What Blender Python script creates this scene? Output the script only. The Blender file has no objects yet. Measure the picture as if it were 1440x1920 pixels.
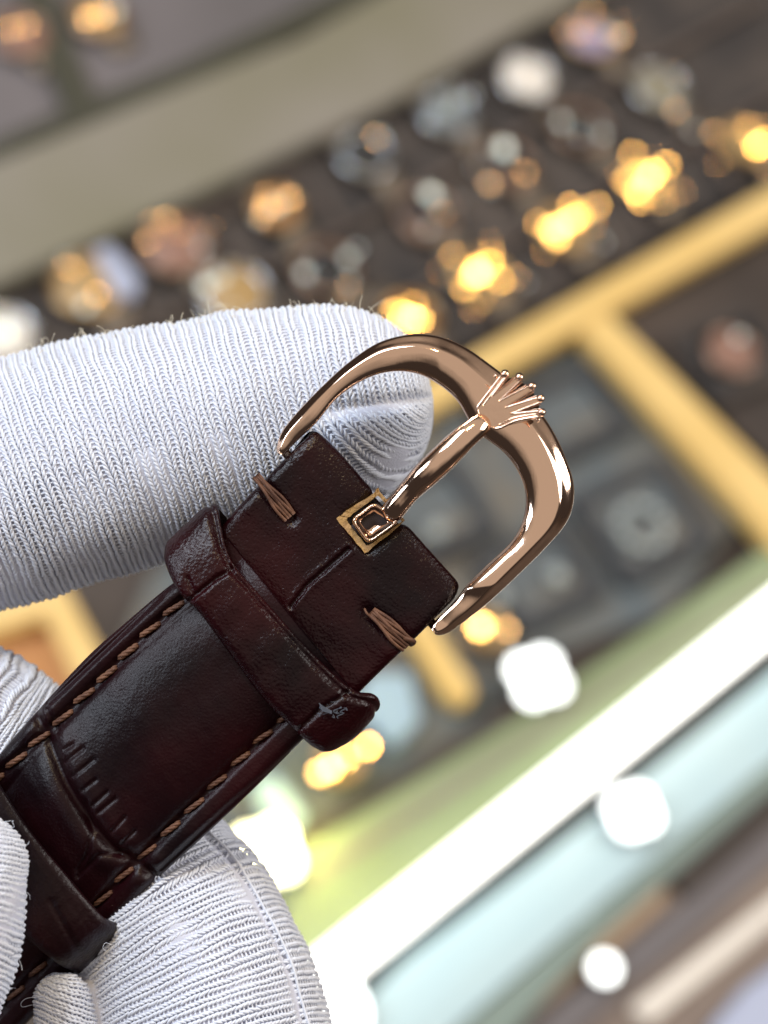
import bpy, bmesh, math, random
import numpy as np
from mathutils import Matrix, Vector
random.seed(7); rng = np.random.default_rng(7)
SC = bpy.context.scene
COL = SC.collection

# ------------------------------------------------------------------ camera (units: 1 = 1 cm)
F = 2800.0                      # focal length in photograph pixels (1440 x 1920)
DIST = F/270.0                  # distance to the buckle
CAMH = 61.0                     # camera height over the showcase floor
_x = np.array([5580., 3250., -2800.]); _x /= np.linalg.norm(_x)
_n = np.array([11.96, 31.8, 60.8]); _n /= np.linalg.norm(_n)
_x = _x-_n*_x.dot(_n); _x /= np.linalg.norm(_x)
_y = np.cross(_n, _x)
RC = np.stack([_x, _y, _n])     # camera vector -> world vector
MC = Matrix(RC.tolist()).to_4x4(); MC.translation = Vector((0, 0, CAMH))
cam = bpy.data.cameras.new('camera'); camo = bpy.data.objects.new('camera', cam); COL.objects.link(camo)
camo.matrix_world = MC
cam.sensor_fit = 'VERTICAL'; cam.sensor_height = 24.0; cam.lens = 24.0*F/1920
cam.clip_start = 0.5; cam.clip_end = 3000
cam.dof.use_dof = True; cam.dof.focus_distance = DIST+0.12; cam.dof.aperture_fstop = cam.lens*1e-3/0.255
cam.dof.aperture_blades = 0
SC.camera = camo

# ------------------------------------------------------------------ light
world = bpy.data.worlds.new('World'); SC.world = world; world.use_nodes = True
wn = world.node_tree; wbg = wn.nodes['Background']
wtc = wn.nodes.new('ShaderNodeTexCoord'); wno = wn.nodes.new('ShaderNodeTexNoise'); wcr = wn.nodes.new('ShaderNodeValToRGB')
wno.inputs['Scale'].default_value = 1.5; wno.inputs['Detail'].default_value = 3.0; wno.inputs['Distortion'].default_value = 0.5
wsp = wn.nodes.new('ShaderNodeSeparateXYZ'); wm1 = wn.nodes.new('ShaderNodeMath'); wm1.operation = 'MULTIPLY'; wm1.inputs[1].default_value = 0.8
wm2 = wn.nodes.new('ShaderNodeMath'); wm2.operation = 'MULTIPLY_ADD'; wm2.inputs[1].default_value = 0.5      # dim walls, lighter tan overhead, both uneven, shaped for the gold reflections
wn.links.new(wtc.outputs['Generated'], wno.inputs['Vector']); wn.links.new(wtc.outputs['Generated'], wsp.inputs[0]); wn.links.new(wsp.outputs['Z'], wm1.inputs[0])
wn.links.new(wno.outputs['Fac'], wm2.inputs[0]); wn.links.new(wm1.outputs[0], wm2.inputs[2]); wn.links.new(wm2.outputs[0], wcr.inputs['Fac'])
wn.links.new(wcr.outputs['Color'], wbg.inputs['Color'])
cr = wcr.color_ramp; cr.elements[0].position = 0.56; cr.elements[0].color = (0.05, 0.040, 0.036, 1)
cr.elements[1].position = 0.76; cr.elements[1].color = (0.62, 0.53, 0.45, 1)
wbg.inputs['Strength'].default_value = 0.75

def area(name, loc, target, size, watts, color, shape='RECTANGLE', size_y=None):
    l = bpy.data.lights.new(name, 'AREA'); l.energy = watts; l.color = color; l.shape = shape
    l.size = size; l.size_y = size_y or size
    o = bpy.data.objects.new(name, l); COL.objects.link(o); o.location = loc
    o.rotation_euler = (Vector(target)-Vector(loc)).to_track_quat('-Z', 'Y').to_euler()
    return o
def cam_to_world(v): return Vector(MC @ Vector(v))
HOLD = cam_to_world((0, 0, -DIST))
# unseen panels added as shop light and for buckle and leather highlights, positions given as directions seen from the strap
def panel_light(name, d, dist, size, size_y, rad, color):
    loc = HOLD + Vector(RC @ np.array(d)/np.linalg.norm(d))*dist
    return area(name, loc, HOLD, size, rad*math.pi*size*size_y, color, 'RECTANGLE', size_y)
panel_light('unseen_panel', (-0.55, 1.0, 0.80), 170, 90, 50, 15, (0.78, 0.88, 1.0))
panel_light('unseen_panel', (1.25, 0.28, 0.34), 190, 100, 90, 7, (1.0, 0.96, 0.92))
panel_light('unseen_panel', (-1.2, 0.35, 0.7), 200, 60, 70, 11, (0.80, 0.88, 1.0))
SPOT = Vector((30, 60, 190))
area('glint_spot', SPOT, (8, 20, 0), 18, 75*math.pi*18*18*0.785, (1.0, 0.76, 0.42), 'DISK')  # unseen warm lamp put in to feed the watch glints
SC.view_settings.view_transform = 'Standard'; SC.view_settings.look = 'None'
SC.view_settings.exposure = 0.12; SC.view_settings.gamma = 1.0
SC.render.engine = 'CYCLES'; SC.cycles.max_bounces = 8; SC.cycles.caustics_reflective = False; SC.cycles.caustics_refractive = False

# ------------------------------------------------------------------ materials
def M(name, col, rough=0.5, metal=0.0, emit=None, es=0, coat=0, sheen=0, spec=0.5, noise=None, bump=None, coords='Object'):
    """noise = (colour2, scale, detail, lo, hi); bump = list of (kind, scale, strength, distance)"""
    m = bpy.data.materials.new(name); m.use_nodes = True; nt = m.node_tree; b = nt.nodes['Principled BSDF']
    b.inputs['Base Color'].default_value = (*col, 1); b.inputs['Roughness'].default_value = rough
    b.inputs['Metallic'].default_value = metal; b.inputs['Coat Weight'].default_value = coat
    b.inputs['Coat Roughness'].default_value = 0.25; b.inputs['Sheen Weight'].default_value = sheen
    b.inputs['Specular IOR Level'].default_value = spec
    if emit: b.inputs['Emission Color'].default_value = (*emit, 1); b.inputs['Emission Strength'].default_value = es
    tc = nt.nodes.new('ShaderNodeTexCoord')
    if noise:
        n = nt.nodes.new('ShaderNodeTexNoise'); n.inputs['Scale'].default_value = noise[1]; n.inputs['Detail'].default_value = noise[2]
        nt.links.new(tc.outputs[coords], n.inputs['Vector'])
        r = nt.nodes.new('ShaderNodeValToRGB'); r.color_ramp.elements[0].position = noise[3]; r.color_ramp.elements[1].position = noise[4]
        r.color_ramp.elements[0].color = (*col, 1); r.color_ramp.elements[1].color = (*noise[0], 1)
        nt.links.new(n.outputs['Fac'], r.inputs['Fac']); nt.links.new(r.outputs['Color'], b.inputs['Base Color'])
    prev = None
    for kind, sc_, st, dist in (bump or []):
        bp = nt.nodes.new('ShaderNodeBump'); bp.inputs['Strength'].default_value = st; bp.inputs['Distance'].default_value = dist
        if kind == 'noise':
            t = nt.nodes.new('ShaderNodeTexNoise'); t.inputs['Detail'].default_value = 5; out = t.outputs['Fac']
        elif kind == 'stretch':
            t = nt.nodes.new('ShaderNodeTexNoise'); t.inputs['Detail'].default_value = 3; out = t.outputs['Fac']
        else:
            t = nt.nodes.new('ShaderNodeTexVoronoi'); t.feature = 'SMOOTH_F1'; out = t.outputs['Distance']
        t.inputs['Scale'].default_value = sc_
        if kind == 'stretch':
            mp = nt.nodes.new('ShaderNodeMapping'); mp.inputs['Scale'].default_value = (1, 0.15, 1); mp.inputs['Rotation'].default_value = (0, 0, 0.8)
            nt.links.new(tc.outputs[coords], mp.inputs['Vector']); nt.links.new(mp.outputs['Vector'], t.inputs['Vector'])
        else:
            nt.links.new(tc.outputs[coords], t.inputs['Vector'])
        nt.links.new(out, bp.inputs['Height'])
        if prev: nt.links.new(prev.outputs['Normal'], bp.inputs['Normal'])
        prev = bp
    if prev: nt.links.new(prev.outputs['Normal'], b.inputs['Normal'])
    return m
ROSE = M('rose_gold', (0.97, 0.70, 0.53), 0.075, 1.0, bump=[('noise', 1.3, 0.08, 0.05), ('noise', 6, 0.03, 0.01), ('stretch', 90, 0.07, 0.003)])
GAPDARK = M('gap_shade_gold', (0.05, 0.028, 0.02), 0.45, 1.0)  # dark reflection between the crown prongs, put into the colour
LEATHER = M('burgundy_leather', (0.0050, 0.0010, 0.0022), 0.33, spec=0.27, noise=((0.021, 0.0018, 0.0032), 0.9, 3, 0.38, 0.68),
            bump=[('voronoi', 55, 0.6, 0.0038), ('noise', 170, 0.6, 0.0024)])
LEATHER2 = M('burgundy_leather_glossy', (0.0048, 0.0010, 0.0020), 0.24, spec=0.28, noise=((0.020, 0.0017, 0.0030), 1.3, 3, 0.40, 0.68),
            bump=[('voronoi', 52, 0.75, 0.0060), ('noise', 150, 0.6, 0.0028)])
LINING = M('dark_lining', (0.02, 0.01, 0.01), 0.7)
TAN = M('raw_tan_leather', (0.44, 0.26, 0.11), 0.8, noise=((0.55, 0.32, 0.10), 12, 4, 0.4, 0.65), bump=[('noise', 50, 0.6, 0.02)])
THREAD = M('brown_thread', (0.085, 0.032, 0.016), 0.6, noise=((0.19, 0.085, 0.045), 9, 3, 0.35, 0.7), bump=[('stretch', 160, 0.6, 0.01)])
YARN = M('white_yarn', (0.79, 0.83, 0.93), 0.5, sheen=0.25, noise=((0.73, 0.77, 0.88), 3, 3, 0.3, 0.7), bump=[('noise', 130, 0.5, 0.008)])
GLOVE = M('glove_backing', (0.60, 0.62, 0.73), 0.9, bump=[('noise', 80, 0.5, 0.01)])
FIBRE = M('loose_fibre', (0.75, 0.68, 0.52), 0.6)  # yellowish light on the top-edge fibres is put into the colour
LINT = M('grey_lint', (0.085, 0.095, 0.12), 0.8)

# ------------------------------------------------------------------ mesh helpers
def link(o, parent=None, label=None, cat=None, group=None, kind=None):
    COL.objects.link(o)
    if parent is not None: o.parent = parent
    for k, v in (('label', label), ('category', cat), ('group', group), ('kind', kind)):
        if v: o[k] = v
    return o
def mesh(name, V, quads=None, polys=None, mat=None, smooth=True):
    me = bpy.data.meshes.new(name); V = np.asarray(V, np.float32)
    if quads is not None:
        q = np.asarray(quads, np.int32).reshape(-1, 4)
        me.vertices.add(len(V)); me.vertices.foreach_set('co', V.ravel())
        me.loops.add(q.size); me.loops.foreach_set('vertex_index', q.ravel())
        me.polygons.add(len(q)); me.polygons.foreach_set('loop_start', np.arange(0, q.size, 4, dtype=np.int32))
        me.update(calc_edges=True)
    else:
        me.from_pydata([tuple(map(float, v)) for v in V], [], [tuple(int(i) for i in p) for p in polys]); me.update()
    if smooth: me.polygons.foreach_set('use_smooth', np.ones(len(me.polygons), bool))
    if mat: me.materials.append(mat)
    return me
def P(x, y, z=0.0): return (x, -y, z)
def hold(A):
    """(x, -y, z) in photograph pixels at the buckle's distance -> camera-space cm"""
    A = np.asarray(A, float); d = DIST - A[..., 2]/270.0
    return np.stack([(A[..., 0]-720)/F*d, (A[..., 1]+960)/F*d, -d], -1)
class Held:
    """a thing in the hand: an Empty at its base, parts in its own frame"""
    def __init__(s, name, base, label, cat, group=None):
        b = hold(np.array(P(*base))); s.b = b
        s.o = bpy.data.objects.new(name, None); link(s.o, None, label, cat, group); s.o.empty_display_size = 0.3
        s.o.matrix_world = MC @ Matrix.Translation(Vector(b))
    def part(s, name, A, quads=None, polys=None, mat=None, smooth=True, parent=None, kind=None, label=None):
        o = bpy.data.objects.new(name, mesh(name, hold(A)-s.b, quads, polys, mat, smooth))
        return link(o, parent or s.o, label, None, None, kind)
def spline(K, n):
    """Catmull-Rom through the rows of K, n samples evenly spaced by arc length of the first two columns"""
    K = np.asarray(K, float); E = np.vstack([2*K[0]-K[1], K, 2*K[-1]-K[-2]]); out = []
    for i in range(1, len(E)-2):
        t = np.linspace(0, 1, 40, endpoint=False)[:, None]; a, b, c, d = E[i-1], E[i], E[i+1], E[i+2]
        out.append(0.5*((2*b)+(-a+c)*t+(2*a-5*b+4*c-d)*t**2+(-a+3*b-3*c+d)*t**3))
    out = np.vstack(out+[K[-1:]])
    k = min(3, K.shape[1]); s = np.r_[0, np.cumsum(np.linalg.norm(np.diff(out[:, :k], axis=0), axis=1))]
    u = np.linspace(0, s[-1], n)
    return np.stack([np.interp(u, s, out[:, j]) for j in range(K.shape[1])], -1)
def grid_quads(a, b, wa=False, wb=False, off=0):
    ia = np.arange(a if wa else a-1); ib = np.arange(b if wb else b-1)
    I, J = np.meshgrid(ia, ib, indexing='ij'); I2 = (I+1) % a; J2 = (J+1) % b
    return np.stack([I*b+J, I2*b+J, I2*b+J2, I*b+J2], -1).reshape(-1, 4)+off
def tube(path, rad, sides=12, cap=True, flat=1.0):
    """closed tube along rows of path (P space); returns V, quads, polys"""
    path = np.asarray(path, float); n = len(path); rad = np.broadcast_to(rad, n)
    T = np.gradient(path, axis=0); T /= np.linalg.norm(T, axis=1)[:, None]+1e-9
    up = np.array([0, 0, 1.0]); S = np.cross(T, up); ln = np.linalg.norm(S, axis=1)[:, None]; S = np.where(ln > 1e-3, S/(ln+1e-9), np.array([1., 0, 0]))
    U = np.cross(S, T)
    a = np.linspace(0, 2*np.pi, sides, endpoint=False)
    V = path[:, None]+rad[:, None, None]*(np.cos(a)[None, :, None]*S[:, None]+flat*np.sin(a)[None, :, None]*U[:, None])
    V = V.reshape(-1, 3); q = [tuple(x) for x in grid_quads(n, sides, wb=True)]
    if cap: q += [tuple(range(sides))[::-1], tuple(range((n-1)*sides, n*sides))]
    return V, q
def capsule_path(pts, r, n=24, k=5):
    """adds rounded ends: returns path and radii"""
    p = spline(pts, n); T0 = p[0]-p[1]; T0 /= np.linalg.norm(T0); T1 = p[-1]-p[-2]; T1 /= np.linalg.norm(T1)
    r = np.interp(np.linspace(0, 1, n), np.linspace(0, 1, len(np.atleast_1d(r))), np.atleast_1d(r)) if np.ndim(r) else np.full(n, float(r))
    a = np.linspace(np.pi/2*0.97, np.pi/2/k, k)
    s = p[0]+T0*np.sin(a)[:, None]*r[0]; e = p[-1]+T1*np.sin(a[::-1])[:, None]*r[-1]
    return np.vstack([s, p, e]), np.r_[np.cos(a)*r[0], r, np.cos(a[::-1])*r[-1]]
def join(parts):
    V = []; Q = []; o = 0
    for v, q in parts: V.append(np.asarray(v)); Q += [tuple(i+o for i in f) for f in q]; o += len(v)
    return np.vstack(V), Q
def seg_dist(X, Y, pl):
    d = np.full(X.shape, 1e9)
    for (x0, y0), (x1, y1) in zip(pl[:-1], pl[1:]):
        dx, dy = x1-x0, y1-y0; L = dx*dx+dy*dy+1e-9
        t = np.clip(((X-x0)*dx+(Y-y0)*dy)/L, 0, 1); d = np.minimum(d, np.hypot(X-x0-t*dx, Y-y0-t*dy))
    return d
def vnoise(x, y, s, seed=0):
    r = np.random.default_rng(seed); o = 0
    for k in range(7):
        a = r.uniform(0, 2*np.pi); f = r.uniform(0.5, 1.6)/s; o = o+np.sin((x*np.cos(a)+y*np.sin(a))*f*2*np.pi+r.uniform(0, 6.28))
    return o/7*1.6
def patch(S, na, nb, hf, thick, hb=None):
    """leather sheet: S rows = Lx,Ly,Rx,Ry,z ; hf(px,py,a,b) height; closed solid"""
    S = spline(np.asarray(S, float), na)
    b = 0.5-0.5*np.cos(np.linspace(0, np.pi, nb)); b = 0.35*b+0.65*np.linspace(0, 1, nb)
    X = S[:, 0:1]*(1-b)+S[:, 2:3]*b; Y = S[:, 1:2]*(1-b)+S[:, 3:4]*b; Z = S[:, 4:5]+0*b
    A = np.linspace(0, 1, na)[:, None]+0*b; B = b[None]+0*A
    G0 = np.stack([X, -Y, Z], -1)
    def nrm(G):
        n = np.cross(np.gradient(G, axis=0), np.gradient(G, axis=1)); return n/(np.linalg.norm(n, axis=2)[..., None]+1e-9)
    N = nrm(G0)
    if N[..., 2].mean() < 0: N = -N
    T = G0+N*hf(X, Y, A, B)[..., None]; Bo = G0-N*thick
    V = np.concatenate([T, Bo[:, ::-1]], 1); m = 2*nb
    q = [tuple(x) for x in grid_quads(na, m, wb=True)]
    q += [tuple(range(m))[::-1], tuple(range((na-1)*m, na*m))]
    return V.reshape(-1, 3), q, T
def edge_round(B, W, r, depth):
    d = np.minimum(B, 1-B)*W; t = np.clip(1-d/r, 0, 1); return -depth*(1-np.sqrt(np.clip(1-t*t, 0, 1)))

# ------------------------------------------------------------------ the strap
strap = Held('watch_strap', (420, 1280, -60), 'dark burgundy crocodile-grain leather watch strap held between white gloved fingers', 'watch strap')
GROOVE = [(60, 1330), (78, 1362), (92, 1390), (128, 1463), (171, 1535), (213, 1587), (250, 1612), (285, 1640), (300, 1665)]
CREASES = [[(126, 1402), (140, 1394)], [(128, 1425), (160, 1400)], [(142, 1452), (182, 1420)], [(178, 1508), (206, 1482)],
           [(190, 1520), (222, 1494)], [(214, 1556), (238, 1530)], [(232, 1580), (256, 1556)], [(160, 1478), (186, 1458)]]
STL = [(350, 1118), (342, 1126), (280, 1182), (192, 1271), (100, 1362), (17, 1437), (-60, 1510)]
STR = [(560, 1325), (525, 1352), (445, 1428), (363, 1510), (280, 1592), (184, 1693), (120, 1765), (50, 1840), (-20, 1915)]
def body_h(X, Y, A, B):
    h = edge_round(B, 385, 26, 26)
    pad = np.clip((np.minimum(B, 1-B)-0.15)/0.30, 0, 1); h = h+34*np.sin(pad*np.pi/2)**0.8
    for pl in (STL, STR): h = h-10*np.exp(-(seg_dist(X, Y, pl)/10)**2)
    att = 1-0.75*np.exp(-(np.minimum(seg_dist(X, Y, STL), seg_dist(X, Y, STR))/16)**2)
    d = seg_dist(X, Y, GROOVE); h = h-(17*np.exp(-(d/10)**2)-4*np.exp(-((d-30)/16)**2))*att
    h = h-6*np.exp(-(seg_dist(X, Y, [(150, 1628), (168, 1600), (178, 1560), (165, 1500)])/5)**2)-6*np.exp(-(seg_dist(X, Y, [(150, 1640), (190, 1600), (225, 1600)])/5)**2)
    for c in CREASES: h = h-5*np.exp(-(seg_dist(X, Y, c)/3.6)**2)
    h = h-7*np.exp(-(seg_dist(X, Y, [(92, 1318), (300, 1120)])/5)**2)-8*np.exp(-(seg_dist(X, Y, [(300, 1630), (420, 1520), (560, 1400)])/5)**2)
    h = h-6*np.exp(-(seg_dist(X, Y, [(88, 1330), (110, 1372)])/5)**2)
    return h+2.5*vnoise(X, Y, 150, 3)+0.35*vnoise(X, Y, 40, 4)
BODY = [(420, 1000, 665, 1300, 0), (345, 1085, 595, 1362, -2), (316, 1100, 564, 1390, -5), (239, 1164, 470, 1484, -16), (162, 1232, 384, 1565, -32),
        (68, 1333, 282, 1659, -58), (0, 1410, 214, 1735, -82), (-70, 1500, 142, 1815, -110), (-150, 1600, 60, 1905, -150), (-250, 1720, -40, 2010, -200)]
V, q, BT = patch(BODY, 300, 150, body_h, 34)
body = strap.part('strap_body', V, polys=q, mat=LEATHER)
def end_h(X, Y, A, B):
    h = edge_round(B, 408, 22, 16)
    d = seg_dist(X, Y, [(653, 1030), (610, 1068), (575, 1098), (545, 1138)]); h = h-6*np.exp(-(d/3.6)**2)+2*np.exp(-((d-9)/5)**2)
    h = h-9*np.exp(-(seg_dist(X, Y, [(486, 905), (545, 972)])/14)**2)-9*np.exp(-(seg_dist(X, Y, [(690, 1148), (775, 1215)])/15)**2)
    h = h-14*np.exp(-(seg_dist(X, Y, [(655, 975), (700, 935), (745, 975), (690, 1022), (655, 975)])/14)**2)
    return h+2.0*vnoise(X, Y, 110, 5)+0.4*vnoise(X, Y, 30, 6)
END = [(560, 832, 838, 1128, -62), (578, 812, 856, 1110, -52), (590, 800, 868, 1100, -32), (588, 802, 866, 1103, -12), (574, 822, 853, 1122, 0), (552, 842, 828, 1147, 3),
       (500, 895, 775, 1200, 2), (447, 950, 708, 1264, 0), (405, 1000, 665, 1308, -4), (370, 1040, 640, 1340, -8)]
V, q, _ = patch(END, 240, 150, end_h, 30)
strap.part('folded_end', V, polys=q, mat=LEATHER2)
def band_h(kind):
    def f(X, Y, A, B):
        h = edge_round(B, 110, 16, 12)+5*np.sin(B*np.pi)
        if kind == 0:
            for pl, k in (([(340, 1140), (362, 1120), (405, 1085), (470, 1048)], 9), ([(545, 1385), (600, 1330), (668, 1290)], 8), ([(398, 960), (412, 1020), (432, 1062)], 6), ([(352, 1085), (362, 1110)], 5)):
                h = h-k*np.exp(-(seg_dist(X, Y, pl)/5)**2)
            h = h-6*np.exp(-((B-0.10)*110/5)**2)
        else:
            h = h-3*np.exp(-(seg_dist(X, Y, [(95, 1690), (135, 1765), (150, 1790)])/7)**2)
        return h+1.5*vnoise(X, Y, 80, 7+kind)+0.4*vnoise(X, Y, 22, 17+kind)
    return f
def held_loop(rows, kind):
    V, q, _ = patch(rows, 180, 56, band_h(kind), 15)
    return V, q
V, q = held_loop([(432, 985, 330, 1065, -90), (418, 962, 314, 1045, -70), (403, 945, 305, 1028, -40), (401, 940, 303, 1030, -12), (408, 968, 307, 1056, 20), (431, 1046, 334, 1108, 42), (487, 1115, 375, 1150, 46),
                  (556, 1193, 431, 1226, 47), (625, 1264, 495, 1312, 44), (668, 1299, 551, 1368, 34), (704, 1308, 586, 1402, 18), (719, 1322, 609, 1415, -8), (714, 1335, 622, 1412, -38), (700, 1330, 612, 1398, -75)], 0)
strap.part('keeper_loop', V, polys=q, mat=LEATHER2)
V, q = held_loop([(-60, 1395, -170, 1500, -60), (-30, 1430, -130, 1560, -22), (0, 1474, -70, 1630, 2), (60, 1561, -10, 1700, 6), (128, 1642, 50, 1760, 0), (184, 1708, 98, 1800, -18), (213, 1734, 120, 1818, -46), (240, 1744, 138, 1826, -100), (256, 1748, 150, 1832, -125), (256, 1742, 152, 1830, -165)], 1)
strap.part('keeper_loop', V, polys=q, mat=LEATHER, label='lower keeper loop partly under the glove')
# stitches: two twisted plies each, one object per stitch
TS, TZ = BT[..., 0], -BT[..., 1]
def surf_z(x, y):
    i = np.argmin((BT[..., 0]-x)**2+(-BT[..., 1]-y)**2); return BT.reshape(-1, 3)[i, 2]
def ply(p0, p1, r, z0, n=16, turns=1.25, plies=3, lift=0):
    out = []; p0 = np.array(p0, float); p1 = np.array(p1, float); L = np.linalg.norm(p1-p0); T = (p1-p0)/L; S = np.array([-T[1], T[0], 0])
    for k in range(plies):
        t = np.linspace(0, 1, n); a = t*turns*2*np.pi+k*2*np.pi/plies
        c = p0+np.outer(t*L, T)+np.outer(np.cos(a)*r*0.45, S); c[:, 2] += np.sin(a)*r*0.45+lift*np.sin(t*np.pi)-3.5*(np.abs(2*t-1)**6)*2
        out.append(tube(c, r*0.62*np.clip(1.25-np.abs(2*t-1)**5, 0.5, 1), 7))
    return join(out)
for pl, pitch, ln, rr, start in ((STL, 59, 50, 5.7, 10), (STR, 61, 47, 5.0, 5)):
    sp = spline([(a, b) for a, b in pl], 400); s = np.r_[0, np.cumsum(np.hypot(*np.diff(sp, axis=0).T))]
    d = start
    while d+ln < s[-1]:
        a = [np.interp(d, s, sp[:, k]) for k in (0, 1)]; b = [np.interp(d+ln*random.uniform(0.93, 1.04), s, sp[:, k]) for k in (0, 1)]
        j = random.uniform(-1.5, 1.5); sk = 3.0
        pa = P(a[0]+sk+j, a[1]+sk, surf_z(*a)+3); pb = P(b[0]-sk+j, b[1]-sk, surf_z(*b)+3)
        V, q = ply(pa, pb, rr*random.uniform(0.92, 1.08), 0, lift=3.5); strap.part('stitch', V, polys=q, mat=THREAD)
        d += pitch*random.uniform(0.97, 1.03)
def bundle(p0, p1, w, n, z, bend):
    out = []; p0 = np.array(P(*p0, z)); p1 = np.array(P(*p1, z)); T = (p1-p0)/np.linalg.norm(p1-p0); S = np.array([-T[1], T[0], 0])
    for k in range(n):
        o = (k-(n-1)/2)*w/n; t = np.linspace(0, 1, 16)[:, None]
        wob = o*(0.62+0.42*np.clip(t*1.6, 0, 1))
        c = p0+(p1-p0)*t+S*(wob+2.0*np.sin(t*6+k*2))+np.array([0, 0, 1.0])*(7*np.sin(t*np.pi)**0.6-2+2*math.cos(k*1.7)-bend*t**5)
        out.append(tube(c, w/n*0.78, 7))
    return join(out)
V, q = bundle((480, 892), (544, 969), 24, 6, 5, 0); strap.part('tie_stitch', V, polys=q, mat=THREAD)
V, q = bundle((697, 1147), (765, 1209), 30, 7, 5, 14); strap.part('tie_stitch', V, polys=q, mat=THREAD)
V, q = tube(spline([P(683, 1141, 6), P(688, 1150, 9), P(695, 1156, 7), P(702, 1152, 4)], 12), 2.2, 6); strap.part('thread_end', V, polys=q, mat=THREAD)
V, q = tube(spline([P(756, 1196, 2), P(770, 1200, -2), P(776, 1204, -16), P(770, 1208, -30)], 12), 5, 8); strap.part('thread_end', V, polys=q, mat=THREAD)
# raw tan edge of the slot, ragged
def ragged(poly, amp, n=7):
    out = []
    for (x0, y0), (x1, y1) in zip(poly, poly[1:]+poly[:1]):
        for t in np.linspace(0, 1, n, endpoint=False): out.append((x0+(x1-x0)*t+random.uniform(-amp, amp), y0+(y1-y0)*t+random.uniform(-amp, amp)))
    return out
o_ = ragged([(630, 972), (650, 958), (700, 926), (709, 914), (712, 922), (760, 976), (690, 1034), (684, 1037)], 0.9)
i_ = ragged([(649, 974), (662, 963), (700, 935), (709, 929), (714, 935), (754, 978), (693, 1021), (687, 1023)], 0.7)
n = len(o_); zt = 3
V = [P(x, y, zt-16) for x, y in o_]+[P(x, y, zt+random.uniform(-1, 1)) for x, y in o_]+[P(x, y, zt+random.uniform(-2.5, 0)) for x, y in i_]+[P(x, y, zt-14) for x, y in i_]
q = [(k*n+i, k*n+(i+1) % n, (k+1)*n+(i+1) % n, (k+1)*n+i) for k in range(3) for i in range(n)]
strap.part('slot_edge', V, polys=q, mat=TAN, smooth=False, label='raw tan cut edge round the tongue slot')
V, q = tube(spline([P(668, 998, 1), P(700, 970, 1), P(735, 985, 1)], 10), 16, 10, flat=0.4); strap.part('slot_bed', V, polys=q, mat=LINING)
# dab of lint on the keeper
bits = []
for k in range(15):
    c = np.array(P(632+random.gauss(0, 13), 1338+random.gauss(0, 7), 36+random.uniform(-2, 3))); d = rng.normal(size=(5, 3))*np.array([7, 4, 1.5])
    bits.append(tube(spline(c+np.cumsum(d, 0)*0.7, 8), 0.9, 4))
for k in range(5):
    bits.append(tube(spline([P(598+k, 1318+k, 46), P(604, 1324+2*k, 47), P(622, 1334+k, 44)], 8), 1.0, 4))
V, q = join(bits); lint = Held('lint_speck', (632, 1338, 36), 'speck of grey lint stuck on the keeper loop of the strap', 'lint')
lint.part('lint_fibres', V, polys=q, mat=LINT, kind='stuff')

# ------------------------------------------------------------------ the buckle
buckle = Held('strap_buckle', (780, 900, 0), 'polished rose gold pin buckle with a small crown emblem on the strap end', 'buckle')
OUT = [(516, 846), (521, 828), (529, 808), (567, 762), (625, 704), (667, 669), (708, 643), (750, 630), (792, 626), (833, 633), (875, 652), (917, 682), (948, 706), (985, 740), (1021, 783), (1046, 825),
       (1064, 868), (1076, 908), (1074, 950), (1060, 984), (1025, 1025), (979, 1071), (917, 1129), (875, 1162), (842, 1186), (820, 1194)]
INN = [(533, 856), (546, 838), (562, 822), (594, 792), (627, 752), (667, 721), (708, 702), (750, 696), (792, 704), (830, 726), (858, 752), (876, 783), (892, 808), (917, 827), (942, 846), (965, 873),
       (982, 908), (986, 946), (978, 983), (958, 1017), (917, 1056), (877, 1095), (858, 1120), (834, 1146), (816, 1163), (805, 1175)]
NB = 260
o2 = spline(OUT, NB)
# pair inner with outer by the listed rows
def resample_like(K, Kref, n):
    Kr = np.asarray(Kref, float); s = np.r_[0, np.cumsum(np.hypot(*np.diff(Kr, axis=0).T))]; s /= s[-1]
    KK = np.column_stack([K, s]); d = spline(KK, 1200); d = d[np.argsort(d[:, 2], kind='stable')]
    u = np.linspace(0, 1, n); return np.stack([np.interp(u, d[:, 2], d[:, k]) for k in (0, 1)], -1)
i2 = resample_like(INN, OUT, NB)
for _ in range(6):
    for A_ in (o2, i2): A_[1:-1] = 0.25*A_[:-2]+0.5*A_[1:-1]+0.25*A_[2:]
w = np.hypot(*(o2-i2).T)
PROF = [(0.0, -10), (0.0, -2), (0.0, 5), (0.02, 11), (0.06, 15), (0.16, 20.5), (0.28, 24.5), (0.40, 27.3), (0.50, 29.2), (0.59, 30.4), (0.66, 30.0), (0.73, 26.5), (0.82, 18.5), (0.91, 11), (0.96, 6.5), (0.99, 2), (1.0, -5), (0.995, -14), (0.95, -22), (0.8, -26), (0.5, -27), (0.2, -22), (0.05, -16)]
pr = spline(np.column_stack([np.array([p[0] for p in PROF]+[0.0])*90, [p[1] for p in PROF]+[-10]]), 97)[:-1]; pr[:, 0] /= 90
ss = np.linspace(0, 1, NB); zb = -6+8*np.sin(ss*np.pi)-10*np.exp(-((ss-0.0)/0.06)**2)-10*np.exp(-((ss-1)/0.06)**2)
hs = np.clip(w/88, 0.42, 1.02)
V = []
for k in range(NB):
    endf = min(1, 0.62+0.38*math.sqrt(max(0, 1-(1-min(k, NB-1-k)/4)**2)) if min(k, NB-1-k) < 4 else 1)
    c = 0.5*(o2[k]+i2[k]); tt = (pr[:, 0]-0.5)*endf+0.5
    xy = i2[k]+(o2[k]-i2[k])*tt[:, None]
    V.append(np.column_stack([xy[:, 0], -xy[:, 1], zb[k]+hs[k]*pr[:, 1]*endf]))
V = np.array(V); m = len(pr)
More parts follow.
